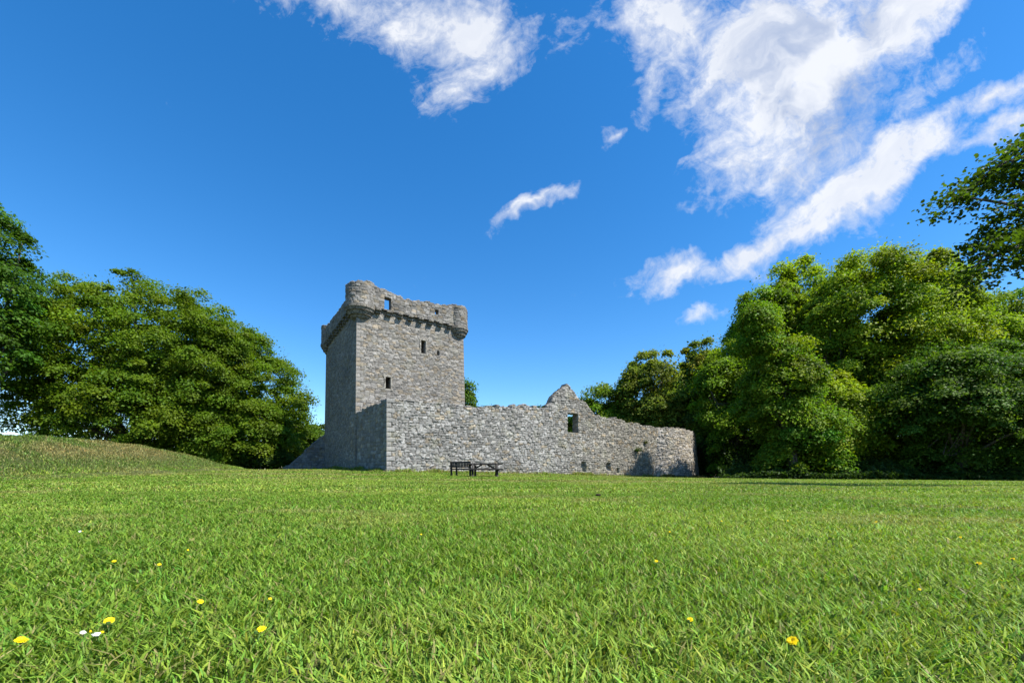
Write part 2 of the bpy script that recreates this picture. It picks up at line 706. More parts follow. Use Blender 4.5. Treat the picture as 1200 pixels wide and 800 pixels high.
def solid(name, L, H, d, mask, thick, mapf, field, mat, parent, K=3, ends=True, tag_kw=None, fade=()):
    """a wall: grid of cells (u along, v up) kept where mask(u,v), with thickness, openings and ragged edges"""
    nu, nv = max(2, int(round(L / d))), max(2, int(round(H / d)))
    us = np.linspace(0, L, nu + 1)
    vs = np.linspace(0, H, nv + 1)
    U, Vv = np.meshgrid(us, vs, indexing='ij')
    uc = (us[1:] + us[:-1]) / 2
    vc = (vs[1:] + vs[:-1]) / 2
    UC, VC = np.meshgrid(uc, vc, indexing='ij')
    M = mask(UC, VC)
    disp, colr = field(U, Vv)
    for uq in fade:
        disp = disp * sstep(0, .12, np.abs(U - uq))
    layers = [mapf(U, Vv, disp)]
    cols = [colr]
    for k in range(1, K + 1):
        dk, ck = field(U + 3.17 * k, Vv + .13 * k)
        # the hidden layers wobble a little so that jambs and wall heads are not ruled surfaces
        layers.append(mapf(U, Vv, -thick * k / K + (dk * .5 if k == K else 0)))
        cols.append(ck)
    N = (nu + 1) * (nv + 1)
    V = np.concatenate([a.reshape(-1, 3) for a in layers])
    C = np.concatenate([a.reshape(-1, 3) for a in cols])
    W = nv + 1
    ii, jj = np.nonzero(M)
    a = ii * W + jj
    quads = [np.stack((a, a + W, a + W + 1, a + 1), 1)]
    o = K * N
    quads.append(np.stack((o + a, o + a + 1, o + a + W + 1, o + a + W), 1))
    Mp = np.zeros((nu + 2, nv + 2), bool)
    Mp[1:-1, 1:-1] = M
    # vertical edges
    l, r = Mp[:-1, 1:-1], Mp[1:, 1:-1]
    for (msk, flip) in ((l & ~r, False), (~l & r, True)):
        i, j = np.nonzero(msk)
        if not ends:
            kk = (i > 0) & (i < nu)
            i, j = i[kk], j[kk]
        b = i * W + j
        for k in range(K):
            q = np.stack((b + k * N, b + (k + 1) * N, b + (k + 1) * N + 1, b + k * N + 1), 1)
            quads.append(q[:, ::-1] if flip else q)
    l, r = Mp[1:-1, :-1], Mp[1:-1, 1:]
    for (msk, flip) in ((l & ~r, True), (~l & r, False)):
        i, j = np.nonzero(msk)
        kk = j > 0
        i, j = i[kk], j[kk]
        b = i * W + j
        for k in range(K):
            q = np.stack((b + k * N, b + (k + 1) * N, b + (k + 1) * N + W, b + k * N + W), 1)
            quads.append(q[:, ::-1] if flip else q)
    Q = np.concatenate(quads)
    used = np.unique(Q)
    remap = np.zeros(len(V), np.int64)
    remap[used] = np.arange(len(used))
    return mesh_np(name, V[used], remap[Q], mat, parent, C[used])


def rect(U, V, a):
    u0, v0, u1, v1 = a
    return (U > u0) & (U < u1) & (V > v0) & (V < v1)


def ang(a):
    return np.array((math.cos(R(a)), math.sin(R(a))))


def surround(parent, name, frame, u0, v0, u1, v1, wd=.16, dep=.25, label=None):
    """dressed-stone surround of an opening: sill, lintel and two jambs, a few mm proud of the wall"""
    w = bpy.data.objects.new(name, None)
    mb = MB()
    e, n, o = frame
    def box(a, b, c, dd):
        uu, vv = (a[0] + b[0]) / 2, (a[1] + b[1]) / 2
        p = o + e * uu + n * (.035 - dep / 2)
        rot = np.column_stack((np.append(e, 0), np.append(n, 0), (0, 0, 1)))
        return MB().box((p[0], p[1], vv), (abs(b[0] - a[0]), dep, abs(b[1] - a[1])), rot)
    jm = box((u0 - wd, v0), (u0, v1), 0, 0)
    j2 = box((u1, v0), (u1 + wd, v1), 0, 0)
    k = len(jm.v)
    jm.v += j2.v
    jm.f += [tuple(i + k for i in f) for f in j2.f]
    w = jm.build(name, MAT_SURROUND, parent, bevel=.015)
    box((u0 - wd - .05, v1), (u1 + wd + .05, v1 + .2), 0, 0).build('lintel', MAT_SURROUND, w, bevel=.015)
    box((u0 - wd - .05, v0 - .16), (u1 + wd + .05, v0), 0, 0).build('sill', MAT_SURROUND, w, bevel=.015)
    return w


# ------------------------------------------------------------------ castle tower
P0 = np.array((-13.02, 35.0))
E1 = ang(34)
E2 = ang(124)
TW, TD = 10.2, 13.6
TC = P0 + E1 * TW / 2 + E2 * TD / 2
TZ = 14.62
ZB = 0.35


def tscale(z):
    return 1 - .0028 * (z - 7)


def face_map(o, e, n, z0=0.0, taper=True):
    def f(u, v, dd):
        z = v + z0
        x = o[0] + e[0] * u + n[0] * dd
        y = o[1] + e[1] * u + n[1] * dd
        if taper:
            s = tscale(z)
            x = TC[0] + (x - TC[0]) * s
            y = TC[1] + (y - TC[1]) * s
        return np.stack((x, y, z + 0 * x), -1)
    return f


tower = empty('castle_tower', 'tall square grey stone keep with round corner turrets rising behind the curtain wall', 'tower', (TC[0], TC[1], 0))


def in_tower(o):
    """parent an object built in world coordinates to the keep"""
    o.parent = tower
    o.matrix_parent_inverse.identity()
    o.location = (-TC[0], -TC[1], 0)
    return o


FRONT_W = [(5.66, 11.49, 6.18, 12.67), (7.36, 11.53, 7.60, 11.96), (2.45, 7.87, 2.95, 8.89)]
LEFT_W = [(7.0, 7.45, 7.35, 8.6), (11.0, 12.0, 11.2, 12.35), (6.7, 4.6, 7.0, 5.2), (5.8, 1.6, 6.0, 2.6)]


def f_front(u, v):
    return stone_field(u, v, .40, .175, 101, jit=.45, depth=.045, prot=.05, base=.185, spread=.085, brown=.22, warm=.03,
                       quoin=((0, 1), (TW, -1)), mortar=(.115, .105, .09))


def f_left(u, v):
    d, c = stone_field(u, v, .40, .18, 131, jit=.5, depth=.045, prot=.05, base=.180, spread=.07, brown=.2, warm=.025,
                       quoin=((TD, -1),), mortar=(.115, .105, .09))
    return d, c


def not_rects(rs, extra=None):
    def m(U, V):
        k = np.ones(U.shape, bool)
        for a in rs:
            k &= ~rect(U, V, a)
        if extra is not None:
            k &= extra(U, V)
        return k
    return m


HT = TZ
in_tower(solid('wall', TW, HT, .05, not_rects(FRONT_W), 1.6, face_map(P0, E1, -E2), f_front, MAT_TOWER, None, ends=False, fade=(0, TW)))
PL = P0 + E2 * TD
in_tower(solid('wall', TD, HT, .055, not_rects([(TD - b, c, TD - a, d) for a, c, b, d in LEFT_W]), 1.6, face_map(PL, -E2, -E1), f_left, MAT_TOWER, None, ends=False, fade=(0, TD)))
in_tower(solid('wall', TD, HT, .12, not_rects([]), 1.6, face_map(P0 + E1 * TW, E2, E1), lambda u, v: f_left(u + 40, v), MAT_TOWER, None, ends=False, fade=(0, TD)))
in_tower(solid('wall', TW, HT, .12, not_rects([]), 1.6, face_map(PL + E1 * TW, -E1, E2), lambda u, v: f_front(u + 40, v), MAT_TOWER, None, ends=False, fade=(0, TW)))
for a in FRONT_W:
    pass
# roof deck between the wall heads
mb = MB()
rot = np.column_stack((np.append(E1, 0), np.append(E2, 0), (0, 0, 1)))
mb.box((TC[0], TC[1], TZ - .10), (TW - .5, TD - .5, .26), rot)
in_tower(mb.build('roof', MAT_ROOFSLAB))

# corbels carrying the parapet
def corbel(u, o, e, n, k):
    s = tscale(14.3)
    p = o + e * u
    p = TC + (p - TC) * s
    r = np.column_stack((np.append(e, 0), np.append(n, 0), (0, 0, 1)))
    rr = random.Random(k)
    m = MB()
    m.box((*(p + n * .10), 14.30 + rr.uniform(-.02, .02)), (.40 + rr.uniform(-.05, .05), .30, .22), r)
    m.box((*(p + n * .20), 14.52), (.46 + rr.uniform(-.05, .05), .50, .22), r)
    in_tower(m.build('corbel', MAT_DRESSED, bevel=.04))


k = 0
for u in np.arange(1.75, TW - 1.0, .98):
    corbel(u, P0, E1, -E2, k)
    k += 1
for u in np.arange(1.6, TD - 1.2, .98):
    corbel(u, PL, -E2, -E1, k)
    k += 1

# parapets
OUT = .25


def top_front(u):
    t = np.interp(u, [0, .9, 1.6, 2.3, 3.0, 4.0, 5.0, 5.8, 7.3, 8.8, 10.2], [16.7, 16.7, 16.5, 16.4, 16.25, 16.05, 16.0, 16.2, 16.28, 16.48, 16.5])
    return t + .13 * (vhash(np.floor(u / .33), np.floor(u * 0), 7) - .5) + .10 * (vnoise(u * 2.2, u * 0, 3) - .5)


def top_left(u):
    t = np.interp(u, [0, 2, 8, TD], [16.55, 16.3, 16.05, 16.2])
    return t + .16 * (vhash(np.floor(u / .4), np.floor(u * 0), 8) - .5)


def f_par(seed):
    return lambda u, v: stone_field(u, v, .45, .22, seed, jit=.55, depth=.045, prot=.06, base=.165, spread=.08, brown=.22, warm=.02, mortar=(.10, .092, .08))


PAR_W = [(2.30, 14.70 - 14.60, 2.92, 15.75 - 14.60), (7.10, 15.25 - 14.60, 7.44, 15.72 - 14.60)]
in_tower(solid('parapet', TW, 2.4, .05, not_rects(PAR_W, lambda U, V: V + 14.60 < top_front(U)), .65,
               face_map(P0 - E2 * OUT, E1, -E2, 14.60), f_par(201), MAT_TOWER, None, K=2))
in_tower(solid('parapet', TD, 2.4, .06, not_rects([], lambda U, V: V + 14.605 < top_left(U)), .65,
               face_map(PL - E1 * OUT, -E2, -E1, 14.605), f_par(221), MAT_TOWER, None, K=2))
in_tower(solid('parapet', TD, 2.4, .12, not_rects([], lambda U, V: V + 14.605 < top_left(U) - .1), .65,
               face_map(P0 + E1 * (TW + OUT), E2, E1, 14.605), f_par(241), MAT_TOWER, None, K=2))
in_tower(solid('parapet', TW, 2.4, .12, not_rects([], lambda U, V: V + 14.61 < top_left(U)), .65,
               face_map(PL + E1 * TW + E2 * OUT, -E1, E2, 14.61), f_par(261), MAT_TOWER, None, K=2))


def turret(c, rad, ztop, seed, ragged=.07):
    c = TC + (c - TC) * tscale(15)
    Lc = 2 * math.pi * rad
    z0 = 14.55

    def mp(u, v, dd):
        a = u / rad
        r = rad + dd
        return np.stack((c[0] + r * np.cos(a), c[1] + r * np.sin(a), v + z0 + 0 * a), -1)

    def tp(u):
        return ztop + ragged * 2 * (vhash(np.floor(u / .36), np.floor(u * 0), seed) - .5) + .15 * np.sin(u * 1.1 + seed)

    t = in_tower(solid('turret', Lc, ztop - z0 + .5, .05, lambda U, V: V + z0 < tp(U), .5, mp,
                       lambda u, v: stone_field(u, v, .46, .24, seed, jit=.45, depth=.04, prot=.045, base=.165, spread=.07, brown=.2, warm=.02, mortar=(.10, .092, .08)),
                       MAT_TOWER, None, K=2, ends=False))
    m = MB()
    r0 = rad
    m.lathe([(r0 * .40, 13.45), (r0 * .62, 13.62), (r0 * .70, 13.80), (r0 * .80, 13.82), (r0 * .86, 14.02), (r0 * .90, 14.10),
             (r0 * .96, 14.12), (r0 * 1.02, 14.30), (r0 * 1.04, 14.34), (r0 * 1.07, 14.36), (r0 * 1.07, 14.56), (r0 * 1.0, 14.60)], 48, c)
    m.build('moulded_base', MAT_DRESSED, t, smooth=False)
    m = MB()
    m.lathe([(rad - .3, 14.66), (rad - .3, 14.72)], 40, c)
    m.build('turret_floor', MAT_ROOFSLAB, t)


turret(P0 + E1 * .42 + E2 * .50, 1.18, 16.50, 301)
turret(P0 + E1 * (TW - .42) + E2 * .42, .98, 16.45, 311)
turret(PL + E1 * .45 - E2 * .35, 1.0, 16.65, 321)

# window dressings
for (o, e, n, rs) in ((P0, E1, -E2, FRONT_W[:1] + FRONT_W[2:]),):
    for (u0, v0, u1, v1) in rs:
        zc = (v0 + v1) / 2
        oo = TC + (o - TC) * tscale(zc)
        in_tower(surround(None, 'window', (e, n, oo), u0 + .03, v0, u1 - .03, v1, wd=.14, dep=.3))

# ------------------------------------------------------------------ curtain wall
W0 = np.array((-8.78, 29.4))
WE = ang(32)
WN = ang(-58)
WLEN = 29.1
TOP_U = [0, 1.4, 3.4, 5.55, 7.09, 8.25, 10.3, 10.52, 11.72, 13.14, 13.92, 14.44, 14.82, 15.39, 15.75, 16.20, 16.75, 17.3, 18.43, 19.39, 19.93, 22.31, 24.22, 26.88, 27.54, 30]
TOP_Z = [5.72, 5.73, 5.79, 5.76, 5.69, 5.89, 6.0, 6.25, 6.25, 6.24, 6.45, 6.67, 7.33, 7.73, 8.20, 8.65, 8.25, 7.80, 6.95, 6.21, 5.92, 5.85, 5.64, 5.5, 5.41, 5.35]


def top_wall(u):
    t = np.interp(u, TOP_U, TOP_Z)
    return t + .26 * (vhash(np.floor(u / .37 + .3 * vnoise(u, u * 0, 4)), np.floor(u * 0), 77) - .5) + .16 * (vnoise(u * 1.7, u * 0, 14) - .5)


def f_wall(u, v):
    d, c = stone_field(u, v, .32, .195, 401, jit=.62, depth=.058, prot=.065, base=.212, spread=.115, brown=.10, warm=.0,
                       quoin=((0, 1),), mortar=(.070, .065, .055), warp=.3, sizevar=.4)
    # paler lower stretch near the corner, browner towards the far end
    f = sstep(12, 24, u)[..., None]
    c = c * (1 - f) + c * np.array((.86, .82, .74)) * f
    # damp moss-brown stain at the foot
    s = (sstep(1.5, .4, v + .9 * fbm(u / 1.3, v, 61, 3)) * sstep(6, 14, u))[..., None] * .6
    c = c * (1 - s) + c * np.array((1.0, .92, .66)) * s
    return d, c


HOLES = [(16.28, 4.23, 17.55, 6.0), (18.0, .75, 18.45, 1.5), (21.2, .85, 21.6, 1.45), (22.6, .6, 22.85, .95)]
curtain = empty('curtain_wall', 'long ruined pale grey rubble wall with ragged gable and empty window in front of the keep', 'wall', (W0[0], W0[1], 0))


def in_cur(o):
    o.parent = curtain
    o.matrix_parent_inverse.identity()
    o.location = (-W0[0], -W0[1], 0)
    return o


def wall_mask(U, V):
    k = V < top_wall(U)
    k &= ~rect(U, V, HOLES[0])
    return k


def f_wall_holes(u, v):
    d, c = f_wall(u, v)
    for (a, b, e, f) in HOLES[1:]:
        m = sstep(.12, -.05, np.maximum(np.abs(u - (a + e) / 2) - (e - a) / 2, np.abs(v - (b + f) / 2) - (f - b) / 2) + .12 * (fbm(u * 3, v * 3, 8, 2) - .5))
        d = d - .35 * m
    return d, c


in_cur(solid('front_wall', WLEN, 8.9, .05, wall_mask, .8, face_map(W0, WE, WN, 0, False), f_wall_holes, MAT_WALL, None, ends=False, fade=(0,)))
# return wall running back to the keep
RE = ang(127)
RLEN = 8.75
RN = -np.array((-RE[1], RE[0])) * -1
RN = np.array((-RE[1], RE[0]))            # outward: to the left
R0 = W0 + RE * RLEN


def top_ret(u):
    t = np.interp(u, [0, .5, .9, 3, 6, RLEN], [5.35, 5.75, 5.55, 5.62, 5.66, 5.72])
    return t + .16 * (vhash(np.floor(u / .4), np.floor(u * 0), 78) - .5)


in_cur(solid('return_wall', RLEN, 6.2, .06, lambda U, V: V < top_ret(U), 1.2, face_map(R0, -RE, RN, 0, False),
             lambda u, v: stone_field(u, v, .50, .28, 431, jit=.6, depth=.055, prot=.06, base=.185, spread=.08, brown=.15, warm=.02, quoin=((RLEN, -1),)),
             MAT_WALL, None, ends=False, fade=(RLEN,)))
surround_o = W0

# ------------------------------------------------------------------ rounded end of the curtain wall
RR = 6.6
RC = W0 + WE * 31.85 - WN * 5.3
RA0 = R(-58 - 42)
RSPAN = R(42 + 120)


def re_map(u, v, dd):
    a = RA0 + u / RR
    r = RR - .085 * v + dd
    return np.stack((RC[0] + r * np.cos(a), RC[1] + r * np.sin(a), v + 0 * a), -1)


def re_top(u):
    t = np.interp(u, [0, 2, 5.5, 7.5, 9, 12, 19], [5.40, 5.38, 5.32, 5.2, 5.0, 4.7, 4.4])
    return t + .14 * (vhash(np.floor(u / .4), np.floor(u * 0), 79) - .5) + .16 * (vnoise(u * .9, u * 0, 24) - .5)


o = solid('rounded_end', RR * RSPAN, 5.9, .055, lambda U, V: (V < re_top(U)) & ~rect(U, V, (5.6, 2.6, 5.85, 2.95)), 1.1, re_map,
          lambda u, v: stone_field(u, v, .33, .19, 451, jit=.62, depth=.06, prot=.06, base=.235, spread=.12, brown=.28, warm=.06, warp=.35, sizevar=.35, mortar=(.085, .075, .055)),
          MAT_WALL, None, K=2)
in_cur(o)
o['label'] = 'tan stone rounded end with a sloping outer side'

# ------------------------------------------------------------------ broken wall left of the keep
BL = 4.2
BO = PL + E1 * .2 - E1 * BL + E2 * -.3
frag = empty('broken_wall', 'dark broken stone wall sloping down to the grass left of the keep', 'wall', (BO[0], BO[1], 0))
o = solid('wall_stub', BL, 6.0, .07, lambda U, V: V < np.interp(U, [0, .4, 1.6, 2.8, 3.6, BL], [1.1, 1.3, 2.5, 3.8, 4.5, 4.9]) + .3 * (vhash(np.floor(U / .4), np.floor(U * 0), 80) - .5),
          1.3, face_map(BO, E1, -E2, 0, False),
          lambda u, v: stone_field(u, v, .48, .28, 471, base=.15, spread=.07, brown=.15), MAT_WALL, None)
o.parent = frag
o.location = (-BO[0], -BO[1], 0)

# ------------------------------------------------------------------ picnic table and bench
def place(o, x, y, rz):
    o.location = (x, y, float(g(x, y)) - .02)
    o.rotation_euler = (0, 0, rz)


pt = empty('picnic_table', 'dark wooden picnic table with attached benches standing before the stone wall', 'picnic table')
mb = MB()
for i in range(5):
    mb.box((0, -.30 + .15 * i, .745), (1.95, .135, .075))
mb.build('table_top', MAT_WOOD, pt, bevel=.008)
for s in (-1, 1):
    mb = MB()
    for i in range(2):
        mb.box((0, s * (.62 + .15 * i), .445), (1.95, .135, .07))
    mb.build('seat', MAT_WOOD, pt, bevel=.008)
for s in (-1, 1):
    mb = MB()
    for q in (-1, 1):
        mb.bar((s * .68, q * .30, .72), (s * .68, q * .72, 0), .13, .10, (1, 0, 0))
    mb.bar((s * .735, -.80, .395), (s * .735, .80, .395), .055, .11)
    mb.bar((s * .735, -.36, .695), (s * .735, .36, .695), .055, .09)
    mb.build('leg_frame', MAT_WOOD, pt, bevel=.006)
mb = MB()
for s in (-1, 1):
    mb.bar((s * .68, 0, .42), (s * .15, 0, .71), .05, .09)
mb.build('brace', MAT_WOOD, pt)
place(pt, -1.55, 23.8, R(6))

bn = empty('garden_bench', 'dark wooden bench with slatted back standing left of the picnic table', 'bench')
mb = MB()
for i in range(4):
    mb.box((0, -.20 + .125 * i, .44), (1.30, .11, .07))
mb.build('seat', MAT_WOOD, bn, bevel=.006)
mb = MB()
mb.box((0, .30, .82), (1.34, .05, .09))
mb.box((0, .28, .55), (1.24, .045, .06))
for i in range(12):
    mb.box((-.58 + i * 1.16 / 11, .29, .68), (.07, .03, .28))
mb.build('backrest', MAT_WOOD, bn, bevel=.005)
for sx in (-1, 1):
    mb = MB()
    mb.box((sx * .65, -.24, .31), (.09, .09, .62))
    mb.build('leg', MAT_WOOD, bn, bevel=.005)
    mb = MB()
    mb.bar((sx * .65, .26, 0), (sx * .65, .31, .87), .09, .09)
    mb.build('leg', MAT_WOOD, bn, bevel=.005)
    mb = MB()
    mb.box((sx * .65, 0, .645), (.075, .58, .04))
    mb.build('armrest', MAT_WOOD, bn, bevel=.005)
place(bn, -2.80, 24.2, R(152))

# ------------------------------------------------------------------ trees
UP = np.array((0, 0, 1.0))


def unit(a):
    return a / np.maximum(np.linalg.norm(a, axis=-1, keepdims=True), 1e-9)


def leaf_mesh(name, P, N, size, col, rng, parent, aspect=.62, mat=None, fold=.18, ngon=4):
    """many separate folded leaves: P centres, N normals, size lengths"""
    n = len(P)
    t = unit(np.cross(N, rng.normal(size=(n, 3))))
    s = np.cross(N, t)
    L = size[:, None]
    if ngon == 4:
        a = P + t * L * .5 - N * L * fold * .5
        b = P + s * L * aspect * .5 + N * L * fold * .3
        c = P - t * L * .5 - N * L * fold * .5
        d = P - s * L * aspect * .5 + N * L * fold * .3
        V = np.stack((a, b, c, d), 1).reshape(-1, 3)
        Q = np.arange(n * 4).reshape(n, 4)
        return mesh_np(name, V, Q, mat or MAT_LEAF, parent, np.repeat(col, 4, 0))
    # broad lobed leaf of two quads sharing the midrib
    w = aspect * .5
    pts = [t * .5, t * .12 + s * w, -t * .34 + s * w * .8, -t * .5, -t * .34 - s * w * .8, t * .12 - s * w]
    z = [-.5, .3, .1, -.3, .1, .3]
    V = np.stack([P + p * L + N * L * fold * q for p, q in zip(pts, z)], 1).reshape(-1, 3)
    b = np.arange(n)[:, None] * 6
    Q = np.concatenate((b + np.array((0, 1, 2, 3)), b + np.array((0, 3, 4, 5))))
    return mesh_np(name, V, Q, mat or MAT_LEAF, parent, np.repeat(col, 6, 0))


def make_tree(name, label, x, y, lobes, tone, seed, group=None, clumps=120, per=260, leaf=.34, cr=1.5, flat=.55, droop=.35,
              shell=.55, trunk=.45, cat='tree', var=.28, low=-.55, hue=.15, fork=.3, nlimb=14, fuzz=.115, z0=None, aspect=.62):
    """lobes: (dx, dy, z, rx, ry, rz, weight) relative to the trunk foot"""
    rng = np.random.default_rng(seed)
    zg = float(g(x, y)) if z0 is None else z0
    t = empty(name, label, cat, (x, y, zg), 0, group)
    lb = np.array(lobes, float)
    wts = lb[:, 6] / lb[:, 6].sum()
    idx = rng.choice(len(lb), clumps, p=wts)
    D = unit(rng.normal(size=(clumps * 3, 3)))
    D = D[D[:, 2] > low][:clumps]
    while len(D) < clumps:
        e = unit(rng.normal(size=(clumps, 3)))
        D = np.concatenate((D, e[e[:, 2] > low]))[:clumps]
    r = shell + (1 - shell) * rng.random(clumps) ** .6
    r *= 1 + .05 * rng.normal(size=clumps)
    spray = rng.random(clumps) < .16
    r = np.where(spray, np.maximum(r, .9) * rng.uniform(1.0, 1.06, clumps), r)
    C = lb[idx, :3] + D * lb[idx, 3:6] * r[:, None]
    C[:, 2] = np.maximum(C[:, 2], .6)
    csz = cr * (.5 + 1.0 * rng.random(clumps) ** 1.3) * np.where(spray, .8, 1)
    out = unit(D * np.array((1, 1, .6)) + UP * .55)
    # leaves
    n = clumps * per
    ci = np.repeat(np.arange(clumps), per)
    q = unit(rng.normal(size=(n, 3)))
    rr = rng.random(n) ** .45
    up_side = np.abs(q[:, 2]) * np.where(rng.random(n) < .82, 1, -1)
    q[:, 2] = up_side
    off = q * rr[:, None] * csz[ci][:, None]
    hor = np.hypot(off[:, 0], off[:, 1])
    off[:, 2] *= flat
    off[:, 2] -= droop * hor ** 2 / np.maximum(csz[ci], .3)
    # tilt the pad outward from the crown
    tilt = (out[ci][:, :2] * off[:, :2]).sum(1)
    off[:, 2] -= .35 * tilt
    # twiggy break-up
    off += rng.normal(size=(n, 3)) * fuzz * csz[ci][:, None]
    P = C[ci] + off
    # loose twigs between the clumps
    lo = rng.random(n) < fuzz * .6
    li = rng.choice(len(lb), n, p=wts)
    dl = unit(rng.normal(size=(n, 3)))
    dl[:, 2] = np.maximum(dl[:, 2], low)
    PL_ = lb[li, :3] + dl * lb[li, 3:6] * (.62 + .40 * rng.random(n))[:, None] + rng.normal(size=(n, 3)) * .25 * cr
    P = np.where(lo[:, None], PL_, P)
    keep = P[:, 2] > .15
    P, ci, q = P[keep], ci[keep], q[keep]
    n = len(P)
    N = unit(q * np.array((1, 1, .7)) * .5 + out[ci] * .35 + UP * .35 + rng.normal(size=(n, 3)) * .45)
    size = leaf * (.6 + .8 * rng.random(n))
    ct = 1 + var * rng.normal(size=clumps)[ci] * .6
    lt = 1 + var * rng.normal(size=n) * .6
    col = np.array(tone)[None] * np.clip(ct * lt, .45, 1.9)[:, None]
    h = hue * rng.normal(size=clumps)[ci] * .5 + hue * .4 * rng.normal(size=n)
    col[:, 0] *= np.clip(1 + h, .5, 1.7)
    col[:, 2] *= np.clip(1 - h, .5, 1.5)
    col = np.clip(col, .004, .4)
    leaf_mesh('crown', P, N, size, col, rng, t, aspect)
    # trunk and limbs
    top = lb[:, 2].max()
    cen = (lb[:, :3] * wts[:, None]).sum(0)
    zf = fork * cen[2] + .8
    f = np.array((cen[0] * .15, cen[1] * .15, zf))
    mb = MB()
    mb.tube([(0, 0, -.3), (0, 0, .25), f * np.array((.5, .5, .5)), f, f * .55 + cen * .45 + np.array((0, 0, .8)), cen + np.array((0, 0, (top - cen[2]) * .6))],
            [trunk * 1.55, trunk * 1.1, trunk * .9, trunk * .8, trunk * .45, trunk * .12], 10)
    mb.build('trunk', MAT_BARK, t, smooth=True)
    mb = MB()
    order = rng.permutation(clumps)[:nlimb]
    for kk in order:
        e = C[kk]
        s0 = f * (1 - .4 * rng.random()) + np.array((0, 0, .2))
        mid = s0 * .5 + e * .5 + np.array((0, 0, .08 * np.linalg.norm(e - s0))) + rng.normal(size=3) * .3
        pts = []
        for a in np.linspace(0, 1, 7):
            pts.append((1 - a) ** 2 * s0 + 2 * a * (1 - a) * mid + a * a * e + rng.normal(size=3) * .06)
        r0 = trunk * (.28 + .15 * rng.random())
        mb.tube(pts, np.linspace(r0, .03, 7), 6)
        # twigs
        for q_ in range(3):
            a0 = pts[3 + q_]
            e2 = C[rng.integers(clumps)]
            e2 = a0 + unit(e2 - a0) * min(np.linalg.norm(e2 - a0), 3.0)
            mb.tube([a0, (a0 + e2) / 2 + rng.normal(size=3) * .15, e2], [r0 * .35, r0 * .2, .015], 5)
    mb.build('branches', MAT_BARK, t, smooth=True)
    return t


def pxx(px, Z):
    return (px - 600) / 492 * Z


# the great spreading trees on the left
G1 = 'big trees on the left'
make_tree('spreading_tree', 'broad domed tree with tiers of drooping leaves behind the grassy mound', -43.5, 49.0,
          [(0, 0, 12.7, 11.0, 9, 9.9, 5), (-6.0, 0, 12.5, 7, 7, 9.7, 3), (5.5, -1, 12.4, 7.5, 7, 8.6, 3), (0, -3, 8.0, 11.5, 7, 5.5, 3), (2, -3, 5.0, 9, 6, 3.6, 1.6)],
          (.104, .170, .010), 11, G1, clumps=760, per=330, leaf=.25, cr=1.35, flat=.36, droop=.30, shell=.62, fuzz=.165, trunk=.75, low=-.6, var=.2)
make_tree('spreading_tree', 'domed tree whose crown slopes down towards the left side of the keep', -34.6, 53.0,
          [(-1, 0, 10.3, 8.0, 8, 9.0, 4), (3.8, -1, 7.5, 6.0, 6, 7.2, 2.5), (-3, -3, 8, 7, 6, 8, 2.5), (2, -4, 4.5, 7, 5, 4.4, 2.4), (-3, -4, 3, 7, 4, 3, 1.6)],
          (.099, .165, .010), 12, G1, clumps=580, per=330, leaf=.25, cr=1.3, flat=.36, droop=.30, shell=.70, fuzz=.165, trunk=.65, low=-.7, var=.2)
make_tree('broadleaf_tree', 'dark tall tree cut by the left edge of the picture', -47.6, 37.0,
          [(-1.4, 0, 17.4, 5.2, 5.5, 7.6, 5), (0.2, -1, 11.5, 4.2, 4.5, 5.6, 2.4), (-6, 0, 12, 5, 5, 9, 2)],
          (.065, .140, .014), 13, G1, clumps=200, per=380, leaf=.27, cr=1.4, flat=.45, droop=.35, shell=.5, trunk=.6, low=-.75)
make_tree('bushy_tree', 'small bushy tree between the domed trees and the broken wall', -31.0, 58.0,
          [(0, 0, 4.6, 4.2, 3.5, 4.2, 1), (3.4, 0, 3.6, 3.6, 3, 3.6, 1), (0, -1, 1.6, 6, 2, 1.6, .7)],
          (.075, .13, .014), 14, None, clumps=110, per=300, leaf=.30, cr=1.2, flat=.5, trunk=.22)
make_tree('bushy_tree', 'dark shrub filling in under the domed trees beside the mound', -38.0, 57.5,
          [(0, 0, 2.2, 8, 2.5, 2.4, 1)], (.05, .09, .014), 16, None, clumps=90, per=280, leaf=.32, cr=1.3, flat=.6, trunk=.2, cat='shrub')
make_tree('bushy_tree', 'low shrub at the foot of the mound by the broken wall', -29.2, 48.8,
          [(0, 0, 1.5, 3.6, 1.6, 1.6, 1)], (.06, .115, .02), 15, None, clumps=60, per=260, leaf=.24, cr=.8, flat=.6, trunk=.1, cat='shrub')

# the wood on the right
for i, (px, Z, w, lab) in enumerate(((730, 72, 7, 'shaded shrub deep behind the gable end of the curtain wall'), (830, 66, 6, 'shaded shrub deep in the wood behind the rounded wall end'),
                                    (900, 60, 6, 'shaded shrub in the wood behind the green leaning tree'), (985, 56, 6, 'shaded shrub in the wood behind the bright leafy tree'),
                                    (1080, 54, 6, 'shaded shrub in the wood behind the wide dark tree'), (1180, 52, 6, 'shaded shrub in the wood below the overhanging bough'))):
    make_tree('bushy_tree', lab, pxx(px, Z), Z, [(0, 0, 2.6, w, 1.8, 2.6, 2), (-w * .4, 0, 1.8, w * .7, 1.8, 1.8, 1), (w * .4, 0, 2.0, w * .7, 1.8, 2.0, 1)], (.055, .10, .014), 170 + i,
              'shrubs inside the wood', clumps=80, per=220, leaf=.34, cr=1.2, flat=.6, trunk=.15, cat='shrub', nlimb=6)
G2 = 'trees at the edge of the wood on the right'


